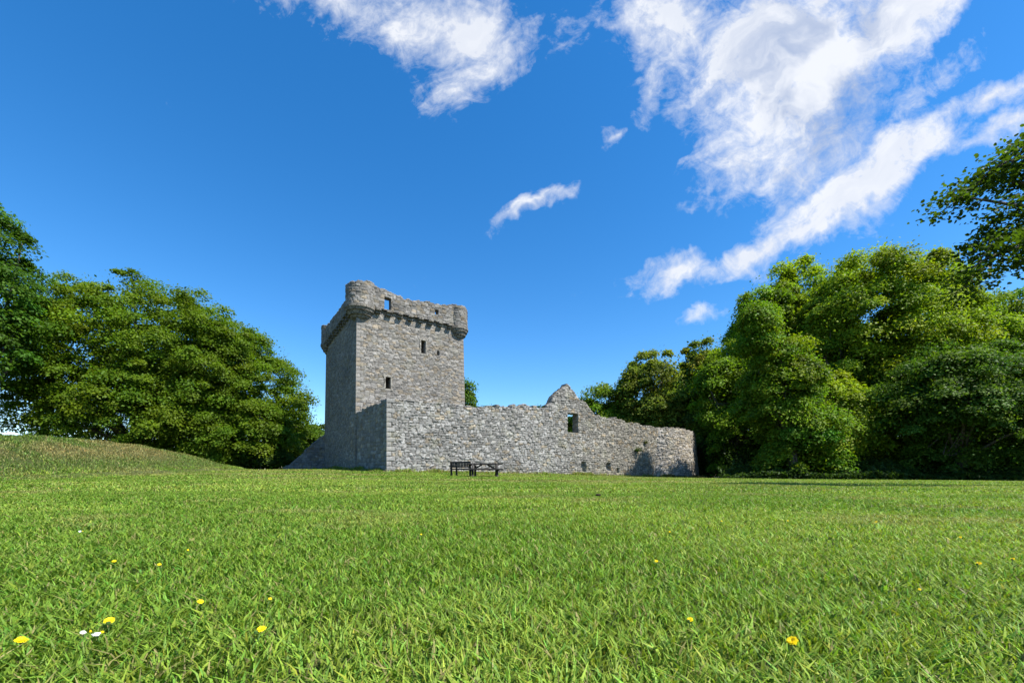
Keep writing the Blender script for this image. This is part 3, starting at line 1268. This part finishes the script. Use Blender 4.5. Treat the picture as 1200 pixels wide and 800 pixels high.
def wood(px, Z, top, hw, tone, seed, label, name='broadleaf_tree', skirt=.12, **kw):
    x = pxx(px, Z)
    H = (556 - top) / 492 * Z + .4
    w = hw / 492 * Z
    rnd = random.Random(seed)
    lobes = [(0, 0, H * .64, w * .92, w * .85, H * .335, 4.5), (-w * .42, -w * .1, H * .52, w * .72, w * .7, H * .34, 2.6),
             (w * .45, -w * .15, H * .50, w * .70, w * .7, H * .33, 2.6), (rnd.uniform(-.2, .2) * w, -w * .35, H * .30, w * .85, w * .6, H * .26, 2.4),
             (0, w * .1, H * .13, w * .8, w * .6, H * .14, 1.3)]
    kw['leaf'] = .0056 * Z
    kw['per'] = int(kw.get('per', 260) * 1.55)
    return make_tree(name, label, x, Z, lobes, tone, seed, G2, **kw)


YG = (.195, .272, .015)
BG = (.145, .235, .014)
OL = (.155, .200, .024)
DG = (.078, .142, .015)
wood(712, 64, 452, 36, BG, 21, 'small bright green tree showing just right of the ragged gable', clumps=90, per=260, leaf=.34, cr=1.5)
wood(768, 62, 408, 46, OL, 22, 'olive green tree above the right half of the curtain wall', clumps=150, per=280, leaf=.34, cr=1.5)
wood(832, 60, 388, 44, OL, 23, 'thin topped olive brown tree above the rounded end of the wall', clumps=150, per=240, leaf=.32, cr=1.3, hue=.35)
wood(800, 58, 446, 40, OL, 24, 'dark lower tree filling in behind the end of the curtain wall', clumps=110, per=280, leaf=.34, cr=1.4)
make_tree('broadleaf_tree', 'green tree leaning out nearest the rounded wall end, left shoulder of the wood', 25.6, 38.2,
          [(-3.5, -.2, 13.2, 1.2, 1.5, 3.0, 1.6), (-.9, .8, 9.4, 3.2, 3.4, 3.6, 3), (-1.5, .5, 7.0, 2.8, 3.4, 3.6, 1.8), (.8, .2, 4.8, 3.6, 3.2, 4.0, 2.6), (.4, -.3, 1.9, 3.8, 2.4, 1.9, 1.6)],
          tuple(.92 * np.array(BG)), 25, G2, clumps=270, per=480, leaf=.21, cr=1.15, hue=.25)
wood(893, 51, 320, 34, BG, 36, 'tree top rising straight behind the green leaning tree', clumps=190, per=300, cr=1.4)
wood(938, 53, 297, 54, YG, 34, 'tall leafy tree between the slender left shoulder and the highest crown', clumps=260, per=330, leaf=.30, cr=1.4)
wood(1034, 45, 283, 86, YG, 26, 'tallest yellow green tree with a broad rounded crown', clumps=430, per=330, leaf=.30, cr=1.5, trunk=.6)
wood(1165, 46, 334, 66, BG, 27, 'tall dark branched tree behind the overhanging bough', clumps=280, per=330, leaf=.31, cr=1.5)
wood(968, 40, 430, 44, YG, 28, 'bright leafy tree leaning forward at the middle of the wood edge', clumps=170, per=300, leaf=.31, cr=1.3)
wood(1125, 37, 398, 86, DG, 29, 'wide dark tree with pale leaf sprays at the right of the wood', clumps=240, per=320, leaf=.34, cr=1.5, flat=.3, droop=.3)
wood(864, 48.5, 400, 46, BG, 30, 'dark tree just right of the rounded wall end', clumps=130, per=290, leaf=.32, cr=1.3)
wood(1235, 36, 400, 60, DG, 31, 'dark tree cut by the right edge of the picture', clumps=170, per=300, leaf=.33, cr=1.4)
wood(674, 66, 478, 20, YG, 32, 'yellow green treetop seen through the empty gable window', clumps=60, per=260, leaf=.34, cr=1.3)
wood(540, 64, 440, 17, DG, 33, 'narrow tree peeping out behind the right side of the keep', clumps=60, per=260, leaf=.34, cr=1.2)
# the wood behind them
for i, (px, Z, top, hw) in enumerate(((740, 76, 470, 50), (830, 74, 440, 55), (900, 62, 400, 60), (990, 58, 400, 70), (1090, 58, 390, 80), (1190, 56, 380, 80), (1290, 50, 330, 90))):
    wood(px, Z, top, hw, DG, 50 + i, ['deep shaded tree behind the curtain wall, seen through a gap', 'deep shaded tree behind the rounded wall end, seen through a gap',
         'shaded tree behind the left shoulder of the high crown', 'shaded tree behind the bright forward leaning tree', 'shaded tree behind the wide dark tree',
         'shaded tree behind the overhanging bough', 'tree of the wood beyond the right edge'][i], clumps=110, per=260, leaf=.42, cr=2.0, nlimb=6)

# undergrowth along the edge of the wood
def undergrowth():
    rng = np.random.default_rng(5)
    n = 110000
    px = rng.uniform(800, 1420, n)
    Z = 36.5 + rng.random(n) ** 1.3 * 16 - (px - 840) * .010
    X = (px - 600) / 492 * Z
    hgt = (.1 + 3.4 * fbm(X / 1.6, Z / 1.6, 3, 4) ** 2) * (.5 + .5 * sstep(36, 40, Z + (px - 840) * .010)) * (1 + 2.2 * sstep(42, 49, Z)) + 1.2 * sstep(44, 49, Z)
    k = (np.hypot(X - RC[0], Z - RC[1]) > RR + 1.0) & ((px > 842 + 25 * rng.random(len(px))) | (Z > 47))
    X, Z, hgt = X[k], Z[k], hgt[k]
    n = len(X)
    zz = g(X, Z) + hgt * rng.random(n) ** .6
    P = np.stack((X, Z, zz), 1)
    N = unit(rng.normal(size=(n, 3)) + UP * .8 + np.array((0, -.4, 0)))
    size = .16 + .2 * rng.random(n)
    tone = np.array((.045, .085, .016)) * (.7 + .6 * rng.random(n))[:, None]
    o = leaf_mesh('undergrowth', P, N, size, tone, rng, None, .5)
    tag(o, 'low dark green undergrowth and nettles along the foot of the wood', 'undergrowth', kind='stuff')


undergrowth()


# the bough that hangs into the picture from a tree standing off to the right
def bough_tree():
    Z = 12.0
    rng = np.random.default_rng(8)
    bx, by = 20.5, 12.5
    zg = float(g(bx, by))
    t = empty('broadleaf_tree', 'near tree whose dark leafy bough hangs into the top right of the picture', 'tree', (bx, by, zg))
    org = np.array((bx, by, zg))

    def W(px, py, dz=0.0):
        z = Z + dz
        px, py = px + 32, py + 14
        return np.array(((px - 600) / 492 * z, z, EYE + (556 - py) / 492 * z)) - org
    mb = MB()
    mb.tube([(0, 0, -.3), (0, 0, .3), (.1, 0, 3), (0, .1, 6), (-.3, 0, 9), (-.5, .2, 12), (-.4, 0, 14)], [.5, .36, .32, .28, .22, .12, .04], 10)
    mb.build('trunk', MAT_BARK, t, smooth=True)
    mb = MB()
    starts = [(0, .1, 6.0), (0, .1, 6.6), (-.1, 0, 7.6), (-.3, 0, 9.0), (-.4, .1, 10.5)]
    limbs = [  # start index, pixels along the limb, depth shift
        (0, [(1250, 285), (1200, 268), (1160, 276), (1125, 288), (1108, 300), (1098, 322)], 0),
        (1, [(1250, 262), (1190, 258), (1150, 262), (1120, 268), (1102, 285)], .5),
        (2, [(1260, 240), (1205, 232), (1165, 228), (1120, 220), (1082, 216)], -.3),
        (2, [(1250, 225), (1200, 205), (1165, 200), (1130, 196), (1104, 205)], .3),
        (3, [(1260, 190), (1210, 172), (1180, 166), (1150, 175), (1128, 186)], 0),
        (3, [(1270, 170), (1225, 145), (1196, 145), (1175, 155)], .6),
        (4, [(1280, 150), (1240, 110), (1215, 118)], .2),
        (0, [(1260, 300), (1220, 285), (1190, 280), (1172, 285)], -.5),
    ]
    C = []
    for si, px, dz in limbs:
        s = np.array(starts[si])
        pts = [s] + [W(a, b, dz + .25 * rng.normal()) for a, b in px]
        # smooth the limb
        pts = np.array(pts)
        tt = np.linspace(0, len(pts) - 1, 16)
        sm = np.stack([np.interp(tt, np.arange(len(pts)), pts[:, k]) for k in range(3)], 1)
        sm[1:-1] = (sm[:-2] + sm[1:-1] * 2 + sm[2:]) / 4
        mb.tube(sm, np.linspace(.11, .012, 16), 6)
        for k in range(6, 16):
            for q in range(2):
                e = sm[k] + rng.normal(size=3) * np.array((.28, .40, .26)) * (1.15 - .035 * k)
                C.append(e)
                mb.tube([sm[k], (sm[k] + e) / 2 + rng.normal(size=3) * .04, e], [.016, .011, .004], 4)
    for _ in range(60):
        e = W(rng.uniform(1205, 1420), rng.uniform(60, 300), rng.uniform(-2.0, 2.0))
        C.append(e)
    mb.build('branches', MAT_BARK, t, smooth=True)
    C = np.array(C)
    n = len(C) * 66
    ci = np.repeat(np.arange(len(C)), 66)
    P = C[ci] + rng.normal(size=(n, 3)) * np.array((.20, .20, .115)) * (.6 + .8 * rng.random(len(C)))[ci][:, None]
    N = unit(rng.normal(size=(n, 3)) * .55 + UP)
    size = .098 * (.6 + .75 * rng.random(n))
    col = np.array((.055, .095, .010)) * np.clip(1 + .25 * rng.normal(size=n), .5, 1.7)[:, None]
    leaf_mesh('crown', P, N, size, col, rng, t, .8, ngon=6)


bough_tree()


# ------------------------------------------------------------------ plants on the walls
def wall_plant(pos, label, n, spread, hgt, tone, seed, grass=False):
    rng = np.random.default_rng(seed)
    t = empty('wall_plant', label, 'plant', tuple(pos), 0, 'small plants rooted on the ruined walls')
    P = rng.normal(size=(n, 3)) * np.array((spread, spread * .4, hgt * .45))
    P[:, 2] = np.abs(P[:, 2]) + .03
    N = unit(rng.normal(size=(n, 3)) + UP * .7)
    size = (.10 if not grass else .16) * (.6 + .8 * rng.random(n))
    col = np.array(tone)[None] * np.clip(1 + .3 * rng.normal(size=n), .4, 1.8)[:, None]
    leaf_mesh('leaves', P, N, size, col, rng, t, .6 if not grass else .2)
    mb = MB()
    for k in range(7):
        e = P[rng.integers(n)]
        mb.tube([(0, 0, -.05), e * .5 + np.array((0, 0, .03)), e], [.012, .008, .003], 4)
    mb.build('stems', MAT_STEM, t)


def on_wall(u, v, out=-.6):
    p = W0 + WE * u + WN * out
    return (p[0], p[1], v)


wall_plant(on_wall(25.3, 2.75, .16), 'dark green shrub growing from a crack low in the wall beside the rounded end', 420, .30, .42, (.05, .09, .015), 61)
wall_plant(on_wall(24.9, 5.55), 'yellow green plant tuft on the wall top nearest its rounded end', 300, .42, .28, (.13, .14, .03), 62)
wall_plant(on_wall(23.2, 5.72), 'longer weedy tuft on the wall top right of the gable', 220, .38, .22, (.11, .13, .03), 63)
wall_plant(on_wall(20.6, 5.88), 'small tuft on the wall top at the right foot of the gable', 120, .22, .2, (.10, .12, .03), 64)
wall_plant(on_wall(13.6, 6.3), 'dark leafy tuft on the wall top at the left foot of the gable', 160, .22, .24, (.06, .10, .02), 65)
wall_plant(on_wall(8.4, 5.9), 'thin green weeds on the wall top between the keep and the gable', 160, .45, .15, (.07, .11, .03), 66)
wall_plant(on_wall(26.6, 3.6, .08), 'ferny tuft in the crease where the straight wall meets its rounded end', 160, .14, .4, (.09, .10, .03), 67)


# ------------------------------------------------------------------ grass
def blades(name, X, Y, hgt, wid, col, rng, lean=.55, label=None, cat='grass'):
    n = len(X)
    Z = g(X, Y)
    a = rng.random(n) * 2 * math.pi
    ld = np.stack((np.cos(a), np.sin(a)), 1)
    ln = lean * (.3 + 1.0 * rng.random(n)) * hgt
    b = a + math.pi / 2 + rng.normal(size=n) * .5
    sd = np.stack((np.cos(b), np.sin(b), np.zeros(n)), 1)
    base = np.stack((X, Y, Z - .004), 1)
    mid = base.copy()
    mid[:, :2] += ld * (ln * .35)[:, None]
    mid[:, 2] += hgt * .60
    tip = base.copy()
    tip[:, :2] += ld * ln[:, None]
    tip[:, 2] += hgt * (1.0 - .25 * rng.random(n))
    w = wid[:, None] * .5
    V = np.stack((base - sd * w * .8, base + sd * w * .8, mid - sd * w, mid + sd * w, tip - sd * w * .12, tip + sd * w * .12), 1).reshape(-1, 3)
    k = np.arange(n)[:, None] * 6
    Q = np.concatenate((k + np.array((0, 1, 3, 2)), k + np.array((2, 3, 5, 4))))
    o = mesh_np(name, V, Q, MAT_GRASS, None, np.repeat(col, 6, 0), smooth=True)
    tag(o, label, cat, kind='stuff')
    return o


def blade_colour(X, Y, rng, straw=.07):
    n = len(X)
    c = lawn_tone(X, Y)
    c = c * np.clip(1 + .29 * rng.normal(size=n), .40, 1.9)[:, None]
    h = .16 * rng.normal(size=n)
    c[:, 0] *= np.clip(1 + h, .55, 1.6)
    s = rng.random(n) < straw
    c[s] = np.array((.27, .24, .09)) * (.6 + .7 * rng.random(s.sum()))[:, None]
    return np.clip(c, .01, .5)


def lawn():
    rng = np.random.default_rng(3)
    xs, ys, hs, ws = [], [], [], []
    # bands: y from, to, blades per square metre, height, width
    for (a, b, dens, h, w) in ((.35, 1.3, 26000, .042, .0041), (1.3, 2.2, 16500, .041, .0047), (2.2, 4, 8500, .041, .0058), (4, 8, 2800, .042, .0085),
                               (8, 16, 520, .052, .018), (16, 28, 190, .052, .033), (28, 46, 80, .055, .05)):
        hw = 1.26 * b + .7
        n = int(dens * (b - a) * 2 * hw)
        x = rng.uniform(-hw, hw, n)
        y = rng.uniform(a, b, n)
        k = np.abs(x) < 1.26 * y + .7
        x, y = x[k], y[k]
        # blades grow in tufts
        p = fbm(x / .09, y / .09, 29, 2)
        k = rng.random(len(x)) < .55 + .9 * sstep(.35, .65, p) if b <= 8 else np.ones(len(x), bool)
        x, y = x[k], y[k]
        kk = mound_h(x, y) < .25
        x, y = x[kk], y[kk]
        tall = .65 + .7 * fbm(x / .35, y / .35, 37, 3)
        n = len(x)
        hs.append(h * tall * (.55 + .7 * rng.random(n)))
        ws.append(w * (.6 + .9 * rng.random(n) ** 2) * np.where(rng.random(n) < .06, 1.8, 1))
        xs.append(x)
        ys.append(y)
    X, Y, H, W = map(np.concatenate, (xs, ys, hs, ws))
    # keep turf out of the masonry
    print('blades', len(X))
    blades('lawn_grass', X, Y, H, W, blade_colour(X, Y, rng), rng, .85, 'short mown bright green grass covering the whole lawn')
    # rough grass on the mound
    n = 190000
    x = rng.uniform(-38, -13, n)
    y = rng.uniform(5, 40, n)
    k = mound_h(x, y) > .15
    x, y = x[k], y[k]
    n = len(x)
    h = (.05 + .13 * fbm(x / 1.2, y / 1.2, 47, 3)) * (.5 + .8 * rng.random(n))
    blades('mound_grass', x, y, h, .014 + .02 * rng.random(n), blade_colour(x, y, rng, .12), rng, .7, 'longer rough grass with dry patches covering the mound')


lawn()


def foot_grass():
    """uncut grass and weeds where the mower cannot reach, along the foot of the masonry"""
    rng = np.random.default_rng(31)
    xs, ys = [], []
    runs = [(W0, WE, WLEN), (W0, RE, RLEN), (P0, E2, TD + 1.5), (BO, E1, BL)]
    for (o, e, L) in runs:
        n = int(L * 420)
        u = rng.uniform(-.2, L, n)
        nn = np.array((e[1], -e[0])) if e is WE or e is E1 else np.array((-e[1], e[0]))
        dd = .05 + np.abs(rng.normal(size=n)) * .28
        keep = rng.random(n) < .25 + 1.2 * sstep(.4, .65, fbm(u / 1.1, u * 0, 63, 3))
        xs.append((o[0] + e[0] * u + nn[0] * dd)[keep])
        ys.append((o[1] + e[1] * u + nn[1] * dd)[keep])
    n = int(RR * RSPAN * 420)
    a = RA0 + rng.random(n) * RSPAN * .7
    r = RR + .05 + np.abs(rng.normal(size=n)) * .28
    xs.append(RC[0] + r * np.cos(a))
    ys.append(RC[1] + r * np.sin(a))
    X, Y = np.concatenate(xs), np.concatenate(ys)
    n = len(X)
    h = (.10 + .42 * fbm(X / .8, Y / .8, 65, 3) ** 2) * (.5 + .8 * rng.random(n))
    blades('wall_foot_grass', X, Y, h, .02 + .02 * rng.random(n), blade_colour(X, Y, rng, .35), rng, .6, 'uncut grass and dry stalks along the foot of the castle walls')


foot_grass()


# ------------------------------------------------------------------ flowers in the lawn
def flower(px, py, label, kind='yellow', size=.022, seed=0):
    rng = np.random.default_rng(seed)
    hz = .046
    Z = (EYE - hz) * 492 / (py - 556)
    X = (px - 600) / 492 * Z
    zg = float(g(X, Z))
    f = empty('yellow_flower' if kind == 'yellow' else 'white_flower', label, 'flower', (X, Z, zg), rng.uniform(0, 6), 'wild flowers in the lawn')
    tilt = rng.normal(size=2) * .006
    top = np.array((tilt[0], tilt[1], hz))
    MB().tube([(0, 0, -.005), (tilt[0] * .3, tilt[1] * .3, hz * .5), top], [.0014, .0012, .0011], 6).build('stem', MAT_STEM, f, smooth=True)
    V, Q = [], []
    tc = -np.array((X, Z)) / math.hypot(X, Z)
    tc = np.array((math.cos(-f.rotation_euler.z) * tc[0] - math.sin(-f.rotation_euler.z) * tc[1], math.sin(-f.rotation_euler.z) * tc[0] + math.cos(-f.rotation_euler.z) * tc[1]))
    lean = rng.uniform(.35, .8)
    nrm = unit(np.array((tc[0] * lean + rng.normal() * .15, tc[1] * lean + rng.normal() * .15, 1.0)))
    nrm = unit(nrm)
    ax = unit(np.cross(nrm, (0.3, 1, .1)))
    ay = np.cross(nrm, ax)
    layers = ((13, 1.0, .05), (11, .75, .28), (8, .45, .5)) if kind == 'yellow' else ((11, 1.0, .05),)
    for (m, rad, lift) in layers:
        for k in range(m):
            a = 2 * math.pi * (k + rng.uniform(-.2, .2)) / m + rad
            d = math.cos(a) * ax + math.sin(a) * ay
            s = np.cross(nrm, d)
            r = size * .43 * rad * rng.uniform(.85, 1.1)
            w = r * .30
            b = len(V)
            z1, z2 = r * lift * 1.0 + .0008, r * lift * 1.5
            V += [top + d * r * .12 - s * w * .4, top + d * r * .12 + s * w * .4, top + d * r * .6 + s * w + nrm * z1, top + d * r * .6 - s * w + nrm * z1,
                  top + d * r + s * w * .5 + nrm * z2, top + d * r - s * w * .5 + nrm * z2]
            Q += [(b, b + 1, b + 2, b + 3), (b + 3, b + 2, b + 4, b + 5)]
    mesh_np('petals', np.array(V), np.array(Q), MAT_YELLOW if kind == 'yellow' else MAT_WHITE, f)
    if kind != 'yellow':
        m = MB()
        m.lathe([(size * .02, hz - .001), (size * .17, hz), (size * .15, hz + .003), (size * .03, hz + .004)], 12)
        m.build('flower_centre', MAT_YELLOW, f)
    else:
        m = MB()
        m.lathe([(.0012, hz - .006), (size * .16, hz - .004), (size * .18, hz + .001), (size * .05, hz + .002)], 10)
        m.build('calyx', MAT_STEM, f)


FL = [
    (22, 761, 'yellow flower at the bottom left corner, nearest the left edge', .024),
    (127, 739, 'yellow flower just above the two small white flowers', .024),
    (300, 751, 'big yellow flower near the bottom, right of the white flowers', .022),
    (238, 713, 'round yellow flower up and left of the big bottom one', .018),
    (136, 664, 'left one of two small yellow flowers side by side on the left lawn', .018),
    (190, 667, 'right one of two small yellow flowers side by side on the left lawn', .014),
    (219, 651, 'tiny yellow flower above the side by side pair on the left lawn', .012),
    (311, 712, 'half hidden pale yellow flower straight above the big bottom one', .010),
    (491, 631, 'single tiny yellow flower left of the middle of the lawn', .013),
    (771, 664, 'yellow flower in the middle of the right half of the lawn', .016),
    (807, 736, 'yellow flower near the bottom, left of the nearest right hand one', .016),
    (929, 760, 'big yellow flower at the bottom, nearest one on the right', .026),
    (1145, 665, 'left one of two yellow flowers together near the right edge', .022),
    (1186, 660, 'yellow flower nearest the right edge of the picture', .018),
    (1080, 696, 'tiny yellow flower below the pair near the right edge', .010),
    (1128, 634, 'small yellow flower above the pair near the right edge', .016),
    (1028, 615, 'far small yellow flower right of the middle of the right lawn', .016),
    (785, 627, 'tiny far yellow flower below the right end of the curtain wall', .014),
    (845, 614, 'far tiny yellow flower below the rounded end of the wall', .015),
    (921, 613, 'far greenish yellow flower below the bright forward leaning tree', .015),
]
for i, (px, py, lab, sz) in enumerate(FL):
    flower(px, py, lab, 'yellow', sz, 100 + i)
flower(106, 751, 'left one of two small white flowers at the bottom left', 'white', .013, 140)
flower(120, 752, 'right one of two small white flowers under a yellow flower', 'white', .017, 141)
flower(97, 628, 'far tiny white flower alone on the left lawn', 'white', .015, 142)

# dark clod lying on the lawn
rng = np.random.default_rng(2)
cz = 6.6
mb = MB()
mb.lathe([(.004, -.01), (.03, -.006), (.038, .012), (.028, .03), (.006, .038)], 10)
cx = pxx(701, cz)
o = mb.build('earth_clod', MAT_CLOD, None, smooth=True)
o.scale = (1.2, .8, .8)
o.location = (cx, cz, float(g(cx, cz)) + .035)
tag(o, 'small dark clod of earth lying on the lawn below the gable', 'clod')
